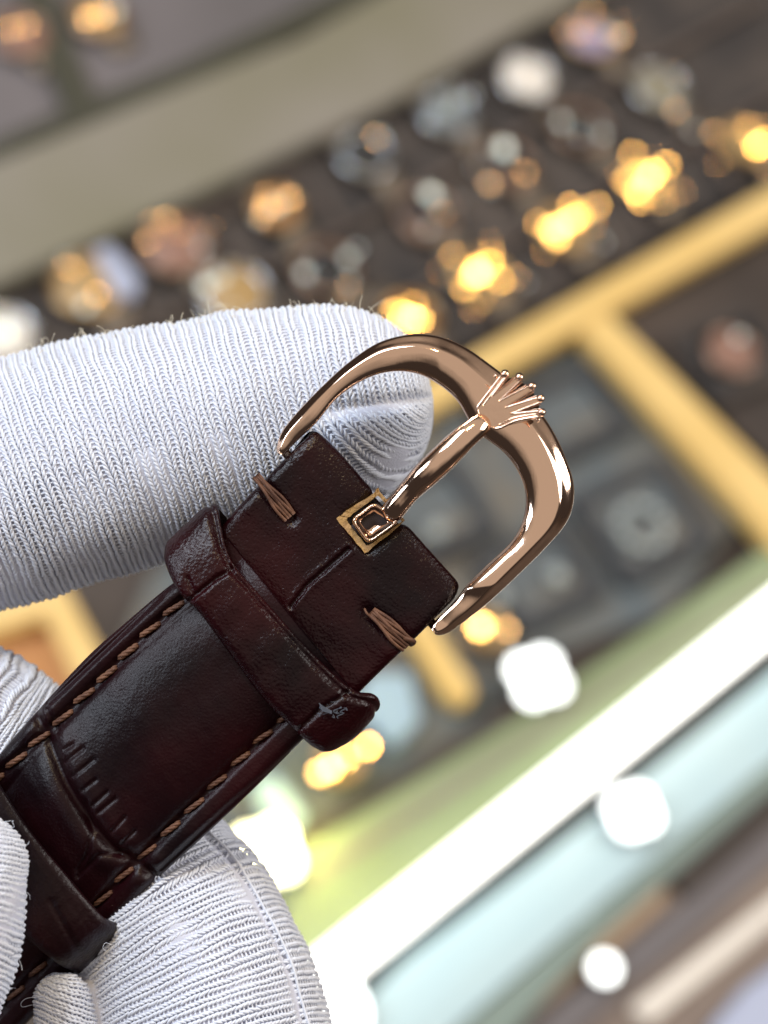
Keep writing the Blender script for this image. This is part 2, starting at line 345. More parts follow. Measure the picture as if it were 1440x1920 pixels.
q = [tuple(x) for x in grid_quads(NB, m, wb=True)]+[tuple(range(m))[::-1], tuple(range((NB-1)*m, NB*m))]
frame = buckle.part('buckle_frame', V.reshape(-1, 3), polys=q, mat=ROSE)
V, q = tube([P(530, 842, -22), P(600, 925, -22), P(740, 1090, -22), P(818, 1178, -22)], 9, 14); buckle.part('spring_bar', V, polys=q, mat=ROSE)
# tongue: root box and pin
tp, tr = capsule_path([P(737, 957, 16), P(750, 941, 24), P(770, 918, 32), P(800, 888, 46), P(830, 860, 54), P(865, 826, 56), P(890, 805, 50), P(900, 797, 44)], [22, 21, 22, 25, 26, 26, 25, 23, 21], 60, 6)
V, q = tube(tp, tr, 28, flat=0.85); tongue = buckle.part('tongue', V, polys=q, mat=ROSE)
cn = [np.array(c, float) for c in ((656, 975), (701, 940), (752, 977), (690, 1022))]; ctr = sum(cn)/4
def rrect(cs, n=16, rr=0.22):
    out = []
    for k in range(4):
        a, b, c = cs[k-1], cs[k], cs[(k+1) % 4]; p0 = b+(a-b)*rr; p1 = b+(c-b)*rr
        for t in np.linspace(0, 1, n): out.append((1-t)**2*p0+2*t*(1-t)*b+t*t*p1)
        for t in np.linspace(0, 1, n)[1:-1]: out.append(p1+(cs[(k+1) % 4]+(b-cs[(k+1) % 4])*rr-p1)*t)
    return np.array(out)
loop = rrect(cn); rows = []
for sc_, z in ((0.98, -12), (1.0, 0), (1.0, 10), (0.985, 16), (0.95, 20), (0.89, 22), (0.83, 20), (0.77, 16), (0.70, 11), (0.58, 6.5), (0.42, 3.5), (0.22, 2), (0.02, 1.6)):
    xy = ctr+(loop-ctr)*sc_; tilt = (xy-ctr)@np.array([0.02, -0.02]); rows.append(np.column_stack([xy[:, 0], -xy[:, 1], z+tilt]))
V = np.array(rows); q = [tuple(x) for x in grid_quads(len(rows), len(loop), wb=True)]
buckle.part('tongue_root', V.reshape(-1, 3), polys=q, mat=ROSE, parent=tongue)
# crown emblem: base plate, wires and five balls
emb = []
tips = [(946, 703), (973, 709), (997, 726), (1013, 749), (1015, 775)]; vals = [(922, 743), (936, 752), (948, 764), (957, 776)]
mouths = []
for k in range(4):
    a, b = np.array(tips[k], float), np.array(tips[k+1], float); e = (b-a)/np.hypot(*(b-a)); mouths.append((tuple(a+e*5), tuple(b-e*5)))
plate = [(895, 766), (902, 750), (938, 702)]
for k in range(4): plate += [mouths[k][0], vals[k], mouths[k][1]]
plate += [(1012, 783), (940, 801), (921, 804), (903, 787)]
def lean(x, y): return 0.24*((x-955)*0.8-(y-752)*0.6)+4
def slab(poly, z0, z1, inset=2.0):
    c = np.mean(poly, axis=0); n = len(poly); pin = [tuple(c+(np.array(p)-c)*(1-inset/np.hypot(*(np.array(p)-c)))) for p in poly]
    V = [P(x, y, z0) for x, y in poly]+[P(x, y, z1-2+lean(x, y)) for x, y in poly]+[P(x, y, z1+lean(x, y)) for x, y in pin]
    return V, [tuple(range(n))]+[(k*n+i, k*n+(i+1) % n, (k+1)*n+(i+1) % n, (k+1)*n+i) for k in range(2) for i in range(n)]+[tuple(range(2*n, 3*n))[::-1]]
V, q = slab(plate, 24, 51, 1.2)
crown = buckle.part('crown_emblem', V, polys=q, mat=ROSE, smooth=False, label='raised five-point crown emblem with ball tips')
ZC = 51
def wire(pts, r=2.1, z=ZC): return tube(spline([P(x, y, z+lean(x, y)+(d[0] if d else 0)) for x, y, *d in pts], 6*len(pts)), r*1.05, 8)
wires = [wire([(940, 704), (918, 733), (900, 757), (895, 766), (898, 778), (904, 782)], 2.6), wire([(947, 706), (925, 735), (906, 760)], 1.8),
         wire([(918, 799), (926, 803), (940, 801), (970, 788), (1010, 781)], 2.6), wire([(935, 797), (965, 783), (1008, 776)], 1.8)]
for k, v in enumerate(vals):
    (ax_, ay_), (bx_, by_) = mouths[k]; m_ = np.array([(ax_+bx_)/2, (ay_+by_)/2])
    for f, r, dz in ((1.0, 1.7, 1.5), (0.5, 0.95, -3)):
        pa = m_+(np.array([ax_, ay_])-m_)*f; pb = m_+(np.array([bx_, by_])-m_)*f; vv = m_+(np.array(v)-m_)*(1 if f == 1 else 0.74)
        wires += [wire([tuple(pa), tuple((pa+vv)/2), tuple(vv)], r, ZC+dz), wire([tuple(vv), tuple((pb+vv)/2), tuple(pb)], r, ZC+dz)]
wires.append(wire([(911, 761), (918, 765), (927, 775), (932, 782), (929, 785), (921, 779), (912, 768), (911, 761)], 1.4, ZC-3))
V, q = slab([(918, 745), (941, 706), (972, 712), (995, 729), (1011, 752), (1011, 777), (955, 783), (932, 764)], 24, 42, 0.5); buckle.part('crown_gap_shade', V, polys=q, mat=GAPDARK, smooth=False, parent=crown)  # added dark plate gives the shade in the gaps between prongs
V, q = join(wires); buckle.part('crown_wires', V, polys=q, mat=ROSE, parent=crown)
def sphere(c, r, n=12):
    a = np.linspace(0.02, np.pi-0.02, n); b = np.linspace(0, 2*np.pi, 2*n, endpoint=False)
    V = np.stack([np.sin(a)[:, None]*np.cos(b), np.sin(a)[:, None]*np.sin(b), np.cos(a)[:, None]+0*b], -1)*r+np.array(c)
    return V.reshape(-1, 3), [tuple(x) for x in grid_quads(n, 2*n, wb=True)]
for t_, r in zip(tips, (8.2, 8.0, 8.0, 7.8, 7.8)):
    d = np.array([0.8, -0.55]); V, q = sphere(P(t_[0]+1, t_[1]-2, ZC+lean(*t_)), r); buckle.part('crown_ball', V, polys=q, mat=ROSE, parent=crown)
for c in ((930, 705), (1009, 787)):
    V, q = sphere(P(*c, ZC-6+lean(*c)), 4.2); buckle.part('crown_ball', V, polys=q, mat=ROSE, parent=crown)

# ------------------------------------------------------------------ gloved hands
class Sweep:
    def __init__(s, knots, cap=1.0, seed=0, lump=3.0, zr=1.0, crease=None):
        K = spline([(x, -y, z, r) for x, y, z, r in knots], 300); s.zr = zr; s.lump = lump; s.seed = seed; s.crease = crease
        T = K[-1, :3]-K[-2, :3]; T /= np.linalg.norm(T); a = np.linspace(0, np.pi/2*0.995, 60)[1:]
        r0 = K[-1, 3]; tail = np.column_stack([K[-1, :3]+np.sin(a)[:, None]*r0*cap*T, r0*np.cos(a)**0.92])
        K = np.vstack([K, tail]); s.K = K
        s.u = np.r_[0, np.cumsum(np.sqrt(((np.diff(K[:, :3], axis=0))**2).sum(1)+np.diff(K[:, 3])**2))]; s.L = s.u[-1]
        t = np.gradient(K[:, :3], axis=0); t /= np.linalg.norm(t, axis=1)[:, None]
        for _ in range(20): t[1:-1] = (t[:-2]+t[1:-1]+t[2:])/3
        s.t = t/np.linalg.norm(t, axis=1)[:, None]; s.n = np.cross([0, 0, 1.0], s.t); s.n /= np.linalg.norm(s.n, axis=1)[:, None]; s.w = np.cross(s.t, s.n)
        s.i = lambda A, u: np.stack([np.interp(u, s.u, A[:, k]) for k in range(A.shape[1])], -1)
    def R(s, u): return np.interp(u, s.u, s.K[:, 3])
    def pt(s, u, v, h=0.0):
        c = s.i(s.K, u); n = s.i(s.n, u); w = s.i(s.w, u)
        rr = c[..., 3]+h+np.clip(c[..., 3]/60, 0, 1)*(s.lump*1.6*vnoise(u, v*150, 240, s.seed)+1.6*vnoise(u+v*40, v*150, 85, s.seed+30))
        if s.crease is not None: rr = rr+s.crease(u, v, c)
        return c[..., :3]+rr[..., None]*(np.cos(v)[..., None]*w*s.zr+np.sin(v)[..., None]*n)
    def base(s, nu=140, nv=72, inset=1.8):
        U, Vv = np.meshgrid(np.linspace(0, s.L*0.999, nu), np.linspace(0, 2*np.pi, nv, endpoint=False), indexing='ij')
        G = s.pt(U, Vv, -inset); q = [tuple(x) for x in grid_quads(nu, nv, wb=True)]
        q += [tuple(range(nv))[::-1], tuple(range((nu-1)*nv, nu*nv))]
        return G.reshape(-1, 3), q
def strands(C, Rr, Nn, sides=5):
    """C (K,R,3) centres, Rr (K,R) radii, Nn (K,3) normals -> V, quads"""
    Kn, Rn, _ = C.shape; T = np.gradient(C, axis=1); T /= np.linalg.norm(T, axis=2)[..., None]+1e-9
    S = np.cross(T, Nn[:, None]); S /= np.linalg.norm(S, axis=2)[..., None]+1e-9; U = np.cross(S, T)
    a = np.linspace(0, 2*np.pi, sides, endpoint=False)
    V = C[:, :, None]+Rr[:, :, None, None]*(np.cos(a)[:, None]*S[:, :, None]+np.sin(a)[:, None]*U[:, :, None])
    q0 = grid_quads(Rn, sides, wb=True); q = (q0[None]+(np.arange(Kn)*Rn*sides)[:, None, None]).reshape(-1, 4)
    return V.reshape(-1, 3), q
def knit(sw, wale, pitch, u0, v0, v1, slope=0.0, shear=None, rad=3.25, rib=1.9, vis=None):
    us = []; vs = []; js = []
    for u in np.arange(u0, sw.L-4, wale):
        R = float(sw.R(u)); 
        if R < 8: continue
        n = int(R*(v1-v0)/pitch)
        if n < 3: continue
        v = v0+(np.arange(n)+0.5)/n*(v1-v0)+rng.uniform(0, pitch/R); us.append(np.full(n, u)); vs.append(v); js.append(np.full(n, (v1-v0)/n))
    us = np.concatenate(us); vs = np.concatenate(vs); dv = np.concatenate(js)
    us = us+rng.normal(0, wale*0.018, len(us)); CC = []; RR = []; t = np.linspace(0, 1, 5)
    def add(du, dvv, h, r):
        U = us[:, None]+du*wale*(1+rng.normal(0, 0.05, (len(us), 1))); Vv = vs[:, None]+dvv*dv[:, None]
        U = U+slope*np.sin(Vv)*sw.R(U)
        U = U+2.2*vnoise(U, Vv*150, 120, 51)+0.9*vnoise(U, Vv*150, 34, 52)
        if shear is not None: U = U+shear(U, Vv)
        ok = (U < sw.L-1).all(1) & (U > 0).all(1)
        C = sw.pt(U[ok], Vv[ok], 0); c0 = sw.i(sw.K, U[ok])[..., :3]; N = C-c0; N /= np.linalg.norm(N, axis=2)[..., None]
        C = C+N*(h*(1+rng.normal(0, 0.15, (ok.sum(), 1))))[..., None]
        CC.append(C); RR.append(np.broadcast_to(r, U[ok].shape)*(1+rng.normal(0, 0.07, (ok.sum(), 1))))
    add(0.07+0.27*t, -0.2+1.65*t, rib*np.sin(t*np.pi)**0.7, rad*(0.55+0.45*np.sin(t*np.pi)))
    add(-0.07-0.27*t, -0.2+1.65*t, rib*np.sin(t*np.pi)**0.7, rad*(0.55+0.45*np.sin(t*np.pi)))
    add(0.30+0.40*t, 0.5+0*t, -1.5+0*t, rad*0.72+0*t)
    C = np.concatenate(CC); Rr = np.concatenate(RR); N = C[:, 2]-sw_center(sw, C[:, 2]); N /= np.linalg.norm(N, axis=1)[:, None]
    return strands(C, Rr, N)
def sw_center(sw, pts):
    # nearest axis sample
    out = np.empty_like(pts); A = sw.K[::6, :3]
    for k in range(0, len(pts), 4000):
        d = ((pts[k:k+4000, None]-A[None])**2).sum(2); out[k:k+4000] = A[d.argmin(1)]
    return out
def sstep(x, a, b): t = np.clip((x-a)/(b-a), 0, 1); return t*t*(3-2*t)

# hand A: index finger behind the buckle, middle finger behind the strap
def crA(u, v, c):
    x = c[..., 0]; return -16*sstep(x, 560, 640)*np.exp(-((v+0.02)/0.10)**2)-9*sstep(x, 600, 720)*np.clip(-np.sin(v), 0, 1)**2+8*sstep(x, 600, 680)*np.exp(-((v+0.35)/0.2)**2)
fa = Sweep([(-700, 1085, -300, 232), (-300, 985, -285, 230), (0, 910, -275, 226), (150, 868, -270, 224), (300, 829, -268, 220), (450, 797, -266, 210), (560, 776, -265, 200), (618, 768, -265, 196)], 0.98, 1, 3.0, 0.95, crA)
fm = Sweep([(-700, 1190, -330, 205), (-300, 1310, -310, 200), (-80, 1395, -300, 196), (-30, 1425, -300, 190)], 1.0, 2, 3, 0.95)
UF = float(np.interp(-120, fa.K[:, 0], fa.u)); UT = float(np.interp(560, fa.K[:, 0], fa.u))
def shA(U, V_): return sstep(U, UT-20, UT+120)*np.clip(-V_-0.02, 0, 2)*150
handA = Held('gloved_hand', (-500, 1300, -300), 'hand in a white ribbed knit glove, index finger behind the gold buckle', 'gloved hand')
pieces = [fa.base(), fm.base()]
def blob(c, r, n=16):
    V, q = sphere((0, 0, 0), 1, n); return V*np.array(r)+np.array(P(*c)), q
pieces += [blob((-900, 1350, -330), (420, 520, 200)), Sweep([(-900, 1500, -420, 190), (-600, 1560, -430, 185), (-420, 1610, -430, 175)], 1.0, 3).base(60, 40),
           Sweep([(-900, 1720, -420, 170), (-700, 1790, -440, 160), (-560, 1830, -440, 150)], 1.0, 4).base(60, 40), Sweep([(-1200, 1400, -330, 300), (-1700, 1500, -360, 260)], 0.5, 5).base(60, 40)]
def hand_mesh(h, pcs):
    V, q = join(pcs); o = h.part('hand_in_glove', V, polys=q, mat=GLOVE)
    bm = bmesh.new(); bm.from_mesh(o.data); bmesh.ops.recalc_face_normals(bm, faces=bm.faces); bm.to_mesh(o.data); bm.free()
    r = o.modifiers.new('merge', 'REMESH'); r.mode = 'VOXEL'; r.voxel_size = 0.035; r.use_smooth_shade = True
    return o
hA = hand_mesh(handA, pieces)
def put(h, name, vq, mat=YARN): return h.part(name, vq[0], quads=vq[1], mat=mat, kind='stuff')
put(handA, 'knit_stitches', knit(fa, 23.5, 9.2, UF, -1.95, 1.95, -0.10, shA))
UM = float(np.interp(-120, fm.K[:, 0], fm.u)); put(handA, 'knit_stitches', knit(fm, 21, 9.2, UM, -1.6, 1.9, 0.0))

# hand B: finger below, thumb in front
SEAM = -0.93
def crB(u, v, c): return -9*np.exp(-((v-SEAM)/0.035)**2)+5*sstep(-v, -SEAM, -SEAM+0.12)*(v < 0)*(v > -2.5)
fb = Sweep([(620, 2800, -330, 250), (500, 2400, -210, 245), (415, 2100, -205, 240), (358, 1880, -228, 234), (305, 1745, -262, 216), (272, 1690, -284, 200)], 1.0, 6, 3.0, 0.95, crB)
ft = Sweep([(-400, 2300, 60, 150), (-180, 1980, 70, 128), (-95, 1800, 72, 118), (-66, 1700, 70, 114), (-62, 1630, 66, 110)], 1.0, 7, 3.0, 0.9)
fl = Sweep([(230, 2300, -120, 80), (160, 2050, -95, 72), (128, 1950, -85, 62), (119, 1880, -82, 54)], 1.05, 8, 3.0, 1.0)
handB = Held('gloved_hand', (450, 2500, -300), 'hand in a white ribbed knit glove gripping the strap from below, thumb in front', 'gloved hand')
hand_mesh(handB, [fb.base(), ft.base(), fl.base(80, 50), blob((100, 2700, -200), (620, 420, 260)), Sweep([(300, 2900, -250, 330), (500, 3500, -300, 270)], 0.5, 9).base(60, 40)])
put(handB, 'knit_stitches', knit(fb, 20.5, 9.0, float(np.interp(-2020, fb.K[:, 1], fb.u)), -1.7, 1.7, -0.10, None, 3.1, 1.9))
put(handB, 'knit_stitches', knit(ft, 20, 10.5, float(np.interp(-1930, ft.K[:, 1], ft.u)), -1.9, 1.9, 0.08, None, 3.4))
put(handB, 'knit_stitches', knit(fl, 17, 9, float(np.interp(-2000, fl.K[:, 1], fl.u)), -2.0, 2.0, 0.5, None, 2.8))
us_ = np.linspace(float(np.interp(-2050, fb.K[:, 1], fb.u)), fb.L*0.86, 90); c = fb.pt(us_, np.full(90, SEAM-0.055), 4)
V, q = tube(c, 2.6, 8); handB.part('seam', V, polys=q, mat=YARN)

# loose fibres
def fuzz(h, sw, n, ulo, uhi, vlo, vhi, L=(12, 55), r=0.5):
    C = []; Rr = []
    for _ in range(n):
        u = rng.uniform(ulo, uhi); v = rng.uniform(vlo, vhi); p = sw.pt(np.array([u]), np.array([v]), 3)[0]; c0 = sw.i(sw.K, np.array([u]))[0, :3]
        d = (p-c0)/np.linalg.norm(p-c0); d = d*0.7+rng.normal(0, 0.6, 3); d /= np.linalg.norm(d); ln = rng.uniform(*L)*rng.uniform(0.4, 1); ax = rng.normal(0, 1, 3); curl = rng.uniform(-0.5, 0.5)
        pts = [p]
        for k in range(11):
            d = d+np.cross(ax, d)*curl*0.5+rng.normal(0, 0.12, 3); d /= np.linalg.norm(d); pts.append(pts[-1]+d*ln/11)
        C.append(pts); Rr.append(np.full(12, r))
    C = np.array(C); Rr = np.array(Rr); return strands(C, Rr, np.tile([0.1, 0.2, 1.0], (n, 1)), 4)
put(handA, 'loose_fibres', fuzz(handA, fa, 120, UF, fa.L-60, 1.15, 1.75), FIBRE)
put(handA, 'loose_fibres', fuzz(handA, fa, 60, UF, fa.L-100, -1.9, 1.2, (8, 24), 0.4), YARN)
put(handB, 'loose_fibres', fuzz(handB, ft, 40, ft.L-420, ft.L-40, -1.6, 0.5, (10, 40), 0.5), YARN)
put(handB, 'loose_fibres', fuzz(handB, fb, 50, fb.L-500, fb.L-60, -0.5, 1.6, (10, 30), 0.5), YARN)
V, q = join([tube(spline([P(*p) for p in pp], 24), 0.45, 5) for pp in (
    [(210, 1772, -22), (198, 1768, -20), (193, 1777, -20), (199, 1784, -22)],
    [(68, 1870, -60), (50, 1872, -55), (40, 1880, -55), (42, 1888, -56), (60, 1884, -58)], [(0, 1852, -70), (20, 1852, -68), (30, 1853, -66)])])
ff = Held('stray_fibre', (205, 1775, -28), 'thin stray white fibres curled on the dark lower strap beside the glove', 'fibre')
ff.part('fibre_strand', V, polys=q, mat=YARN, kind='stuff')

# ================================================================== the showcase below
def W(px, py, Z=0.0):
    r = RC @ np.array([(px-720)/F, -(py-960)/F, -1.0]); t = (Z-CAMH)/r[2]; return np.array([r[0]*t, r[1]*t, Z])
FELT = M('dark_felt', (0.030, 0.027, 0.027), 0.95, noise=((0.095, 0.076, 0.064), 0.25, 4, 0.35, 0.7))
DIVIDER = M('brown_divider', (0.12, 0.093, 0.080), 0.6)
DARKWOOD = M('dark_brown_tray', (0.035, 0.026, 0.022), 0.6, noise=((0.075, 0.055, 0.045), 0.12, 4, 0.35, 0.7))
BRASS = M('pale_brass', (0.74, 0.50, 0.17), 0.42, 0.0, noise=((0.82, 0.58, 0.23), 0.2, 3, 0.3, 0.7))
OLIVE = M('olive_glass_frame', (0.20, 0.185, 0.125), 0.5, noise=((0.26, 0.235, 0.20), 0.06, 3, 0.35, 0.65))
MAUVE = M('grey_mauve_leatherette', (0.17, 0.15, 0.155), 0.6, noise=((0.11, 0.10, 0.10), 0.05, 3, 0.35, 0.65))
BLACKF = M('black_frame', (0.05, 0.048, 0.03), 0.6)
STEELBLUE = M('blue_grey_cushion', (0.10, 0.125, 0.14), 0.7, noise=((0.16, 0.145, 0.12), 0.25, 3, 0.35, 0.65))
NAVY = M('dark_slate_frame', (0.045, 0.048, 0.055), 0.6)
GREENGL = M('green_glass_edge', (0.22, 0.27, 0.14), 0.35, noise=((0.30, 0.36, 0.22), 0.08, 3, 0.35, 0.65))
CYANGL = M('pale_cyan_glass', (0.54, 0.68, 0.70), 0.3, noise=((0.45, 0.63, 0.69), 0.07, 3, 0.35, 0.65))
DEEPGR = M('deep_green_glass', (0.22, 0.28, 0.25), 0.3)
TANP = M('pale_tan', (0.46, 0.33, 0.22), 0.5)
AMBER = M('amber_wood', (0.50, 0.22, 0.06), 0.5, noise=((0.42, 0.19, 0.07), 0.2, 3, 0.35, 0.65))
WOODF = M('tan_floor', (0.26, 0.20, 0.16), 0.6, noise=((0.16, 0.12, 0.10), 0.09, 4, 0.35, 0.65))
PALE = M('pale_blue_card', (0.42, 0.46, 0.60), 0.6)
STEEL = M('polished_steel', (0.62, 0.66, 0.70), 0.22, 1.0); GOLD = M('polished_gold', (0.55, 0.36, 0.17), 0.3, 1.0); ROSEW = M('polished_rose', (0.40, 0.26, 0.19), 0.35, 1.0)
GLINT = M('mirror_gold', (1.0, 0.62, 0.20), 0.10, 1.0); GLINTS = M('mirror_steel', (0.85, 0.92, 1.0), 0.10, 1.0)
MIDG = M('brushed_gold', (1.0, 0.68, 0.28), 0.18, 1.0); BRUSHED = M('dull_brushed_metal', (0.24, 0.20, 0.16), 0.5, 1.0); SATIN = M('satin_gold', (0.80, 0.56, 0.34), 0.25, 1.0); SATINS = M('satin_steel', (0.62, 0.76, 0.90), 0.36, 1.0)
DIALS = {'white': M('white_dial', (0.80, 0.74, 0.66), 0.5), 'grey': M('grey_dial', (0.12, 0.14, 0.15), 0.4), 'blue': M('pale_blue_dial', (0.36, 0.50, 0.60), 0.4), 'gold': M('champagne_dial', (0.42, 0.27, 0.11), 0.4),
         'pink': M('brown_pink_dial', (0.28, 0.15, 0.11), 0.5), 'black': M('black_dial', (0.02, 0.02, 0.022), 0.4), 'orange': M('amber_dial', (0.30, 0.13, 0.035), 0.4), 'olive': M('olive_dial', (0.25, 0.22, 0.15), 0.5), 'lilac': M('lilac_dial', (0.32, 0.28, 0.42), 0.4)}
TUBE = M('led_tube', (1, 1, 1), 0.4, emit=(1.0, 1.0, 0.93), es=3.2); LED = M('led_lens', (1, 1, 1), 0.4, emit=(0.95, 1.0, 0.97), es=3.2)
LEDY = M('warm_led_lens', (1, 1, 1), 0.4, emit=(1.0, 0.93, 0.45), es=7.0)

def structure(name, V, polys, mat):
    o = bpy.data.objects.new(name, mesh(name, V, polys=polys, mat=mat, smooth=False)); link(o, kind='structure'); return o
def slab_w(pts, z0, z1, base=None, bev=0.0):
    """pixel quad seen at height z1 -> world prism"""
    T = [W(x, y, z1) for x, y in pts]; n = len(T); b = np.zeros(3) if base is None else base
    V = [p-b for p in T]+[np.array([p[0], p[1], z0])-b for p in T]
    return V, [tuple(range(n)), tuple(range(n, 2*n))[::-1]]+[(i, i+n, (i+1) % n+n, (i+1) % n) for i in range(n)]
def wthing(name, label, cat, loc, group=None, rz=0):
    o = bpy.data.objects.new(name, None); link(o, None, label, cat, group); o.location = Vector(loc); o.rotation_euler.z = rz; return o
def wslab(name, pts, z0, z1, mat, label, cat, group=None, parent=None):
    """a one-piece thing, bevelled prism"""
    c = np.mean([W(x, y, z1) for x, y in pts], axis=0); c[2] = z0
    V, q = slab_w(pts, z0, z1, c if parent is None else np.array(parent.location))
    o = bpy.data.objects.new(name, mesh(name, V, polys=q, mat=mat, smooth=False))
    bm = bmesh.new(); bm.from_mesh(o.data); bmesh.ops.recalc_face_normals(bm, faces=bm.faces); bmesh.ops.bevel(bm, geom=bm.edges[:], offset=min(0.15, (z1-z0)*0.25), segments=2, affect='EDGES'); bm.to_mesh(o.data); bm.free()
    if parent is None: link(o, None, label, cat, group); o.location = Vector(c)
    else: link(o, parent)
    return o
# floor of the showcase, one large sheet
structure('showcase_floor', [(-400, -400, -1.2), (600, -400, -1.2), (600, 900, -1.2), (-400, 900, -1.2)], [(0, 1, 2, 3)], DARKWOOD)
# far (upper left) part
wslab('display_board', [(-700, -500), (1500, -900), (900, -60), (700, 30), (230, 190), (160, 200), (-300, 480)], -1.1, -0.2, MAUVE, 'grey mauve display board at the upper left behind the gloved finger', 'display board')
wslab('frame_rail', [(-400, 560), (-400, 430), (180, 175), (330, 120), (720, -60), (820, -110), (780, -20), (560, 60), (380, 160), (60, 270)], -0.15, 0.5, BLACKF, 'dark olive frame rail crossing the upper left of the counter', 'frame rail')
wslab('frame_rail', [(25, -60), (80, -60), (190, 205), (130, 225), (70, 80)], -0.1, 0.55, BLACKF, 'short dark upright rail at the upper left corner', 'frame rail')
wslab('glass_ledge', [(-400, 480), (-20, 305), (560, 70), (760, -40), (1150, -260), (1350, -140), (960, 62), (720, 196), (440, 330), (0, 530), (-400, 720)], -0.1, 0.8, OLIVE, 'broad olive grey ledge running diagonally above the watch tray', 'ledge')
# long dark tray with the rows of watches
tray = wthing('watch_tray', 'long dark tray carrying three rows of watches under the olive ledge', 'tray', W(700, 400, -1.1))
wslab('tray_base', [(-400, 760), (-20, 560), (440, 340), (720, 205), (1000, 30), (1700, -250), (1800, 140), (1440, 330), (900, 640), (500, 850), (-200, 1250)], -1.0, -0.4, FELT, None, None, parent=tray)
for (x, y), (x2, y2) in (((560, 470), (1440, -10)), ((640, 620), (1500, 150)), ((150, 520), (560, 320)), ((60, 700), (560, 470))):
    d = np.array([x2-x, y2-y], float); nn = np.array([-d[1], d[0]])/np.hypot(*d)*7
    wslab('tray_divider', [(x+nn[0], y+nn[1]), (x2+nn[0], y2+nn[1]), (x2-nn[0], y2-nn[1]), (x-nn[0], y-nn[1])], -0.35, 0.25, DIVIDER, None, None, parent=tray)
for x, y, l in ((830, 480, 150), (985, 400, 150), (1140, 310, 150), (1295, 225, 150), (690, 560, 140), (745, 330, 130), (890, 250, 130), (1035, 165, 130), (1180, 80, 130), (240, 520, 120), (420, 430, 120), (590, 340, 110)):
    wslab('tray_divider', [(x-6, y+4), (x+6, y-4), (x+l*0.55+6, y+l*0.8-4), (x+l*0.55-6, y+l*0.8+4)], -0.35, 0.25, DIVIDER, None, None, parent=tray)
wslab('tray_edge', [(820, 700), (1440, 345), (1700, 200), (1720, 225), (1440, 385), (830, 740)], -0.35, 0.25, NAVY, None, None, parent=tray)
# golden rails
wslab('brass_rail', [(700, 765), (800, 710), (1440, 352), (1800, 150), (1830, 215), (1440, 422), (850, 745), (740, 810)], -0.5, 0.9, BRASS, 'long pale brass rail running diagonally to the right edge', 'rail', 'brass rails')
wslab('brass_rail', [(1082, 612), (1140, 580), (1600, 1040), (1500, 1080), (1385, 942)], -0.5, 0.85, BRASS, 'thick pale brass rail crossing down to the right edge', 'rail', 'brass rails')
wslab('brass_rail', [(735, 1135), (785, 1120), (890, 1285), (888, 1310), (868, 1320), (840, 1300)], -0.5, 0.85, BRASS, 'short brass rail end beside the right end of the strap', 'rail', 'brass rails')
wslab('brass_rail', [(-200, 1180), (60, 1100), (120, 1090), (210, 1260), (300, 1420), (235, 1430), (140, 1270), (85, 1155), (-200, 1250)], -0.5, 0.85, BRASS, 'bent brass rail left of the strap below the glove', 'rail', 'brass rails')
wslab('wood_panel', [(-200, 1225), (95, 1145), (170, 1260), (260, 1420), (-200, 1500)], -1.0, -0.3, AMBER, 'orange wooden panel inside the bent brass rail', 'panel')
# cells to the right of and below the buckle
cells = [([(1130, 575), (1230, 505), (1700, 300), (1900, 700), (1560, 980)], 'dark', 'dark compartment floor at the right edge inside the brass rails'),
         ([(960, 720), (1085, 645), (1400, 960), (1250, 1150), (960, 1250), (860, 900)], 'slate', 'slate tray floor right of the buckle inside the brass rails'),
         ([(600, 850), (860, 720), (1000, 1200), (900, 1400), (620, 1600), (100, 1500), (280, 1080)], 'slate', 'slate tray floor seen through the buckle opening'),
         ([(1240, 1150), (1700, 760), (1900, 900), (1500, 1180), (1000, 1330), (890, 1330)], 'dark', 'dark tray edge strip above the green glass')]
for pts, k, lab in cells:
    wslab('tray_floor', pts, -1.0, -0.7+0.02*len(pts)*(k == 'dark')+0.013*cells.index((pts, k, lab)), STEELBLUE if k == 'slate' else DARKWOOD, lab, 'tray floor')
def cell_frame(cx, cy, wx, wy, th, label, fl=STEELBLUE, fr=NAVY):
    """square box frame: cushion and four walls, aligned with the rows"""
    c = W(cx, cy, 0); r = wthing('ring_box', label, 'box', (c[0], c[1], -0.6), 'small square boxes right of the buckle', -0.1)
    def bx(name, x0, x1, y0, y1, z0, z1, mat):
        V = [(x, y, z) for z in (z0, z1) for x, y in ((x0, y0), (x1, y0), (x1, y1), (x0, y1))]
        q = [(0, 3, 2, 1), (4, 5, 6, 7)]+[(i, (i+1) % 4, (i+1) % 4+4, i+4) for i in range(4)]
        o = bpy.data.objects.new(name, mesh(name, V, polys=q, mat=mat, smooth=False)); link(o, r)
        bm = bmesh.new(); bm.from_mesh(o.data); bmesh.ops.bevel(bm, geom=bm.edges[:], offset=0.06, segments=2, affect='EDGES'); bm.to_mesh(o.data); bm.free()
    a, b = wx/2, wy/2
    bx('cushion', -a+th, a-th, -b+th, b-th, 0, 0.5, fl)
    bx('frame_side', -a, a, -b, -b+th, 0, 0.85, fr); bx('frame_side', -a, a, b-th, b, 0, 0.85, fr); bx('frame_side', -a, -a+th, -b+th, b-th, 0, 0.85, fr); bx('frame_side', a-th, a, -b+th, b-th, 0, 0.85, fr)
    return r
cell_frame(1205, 975, 5.6, 5.0, 0.7, 'square blue grey box holding the round flower of beads')
cell_frame(1065, 775, 5.2, 4.2, 0.7, 'square dark framed box just right of the crown emblem')
cell_frame(1010, 1080, 5.0, 4.2, 0.7, 'square dark framed box below right of the buckle arm')
cell_frame(810, 960, 5.0, 4.4, 0.7, 'square dark framed box seen through the buckle opening')
cell_frame(1370, 665, 5.4, 4.6, 0.8, 'square near black box with a rose dial at the right edge', NAVY, FELT)
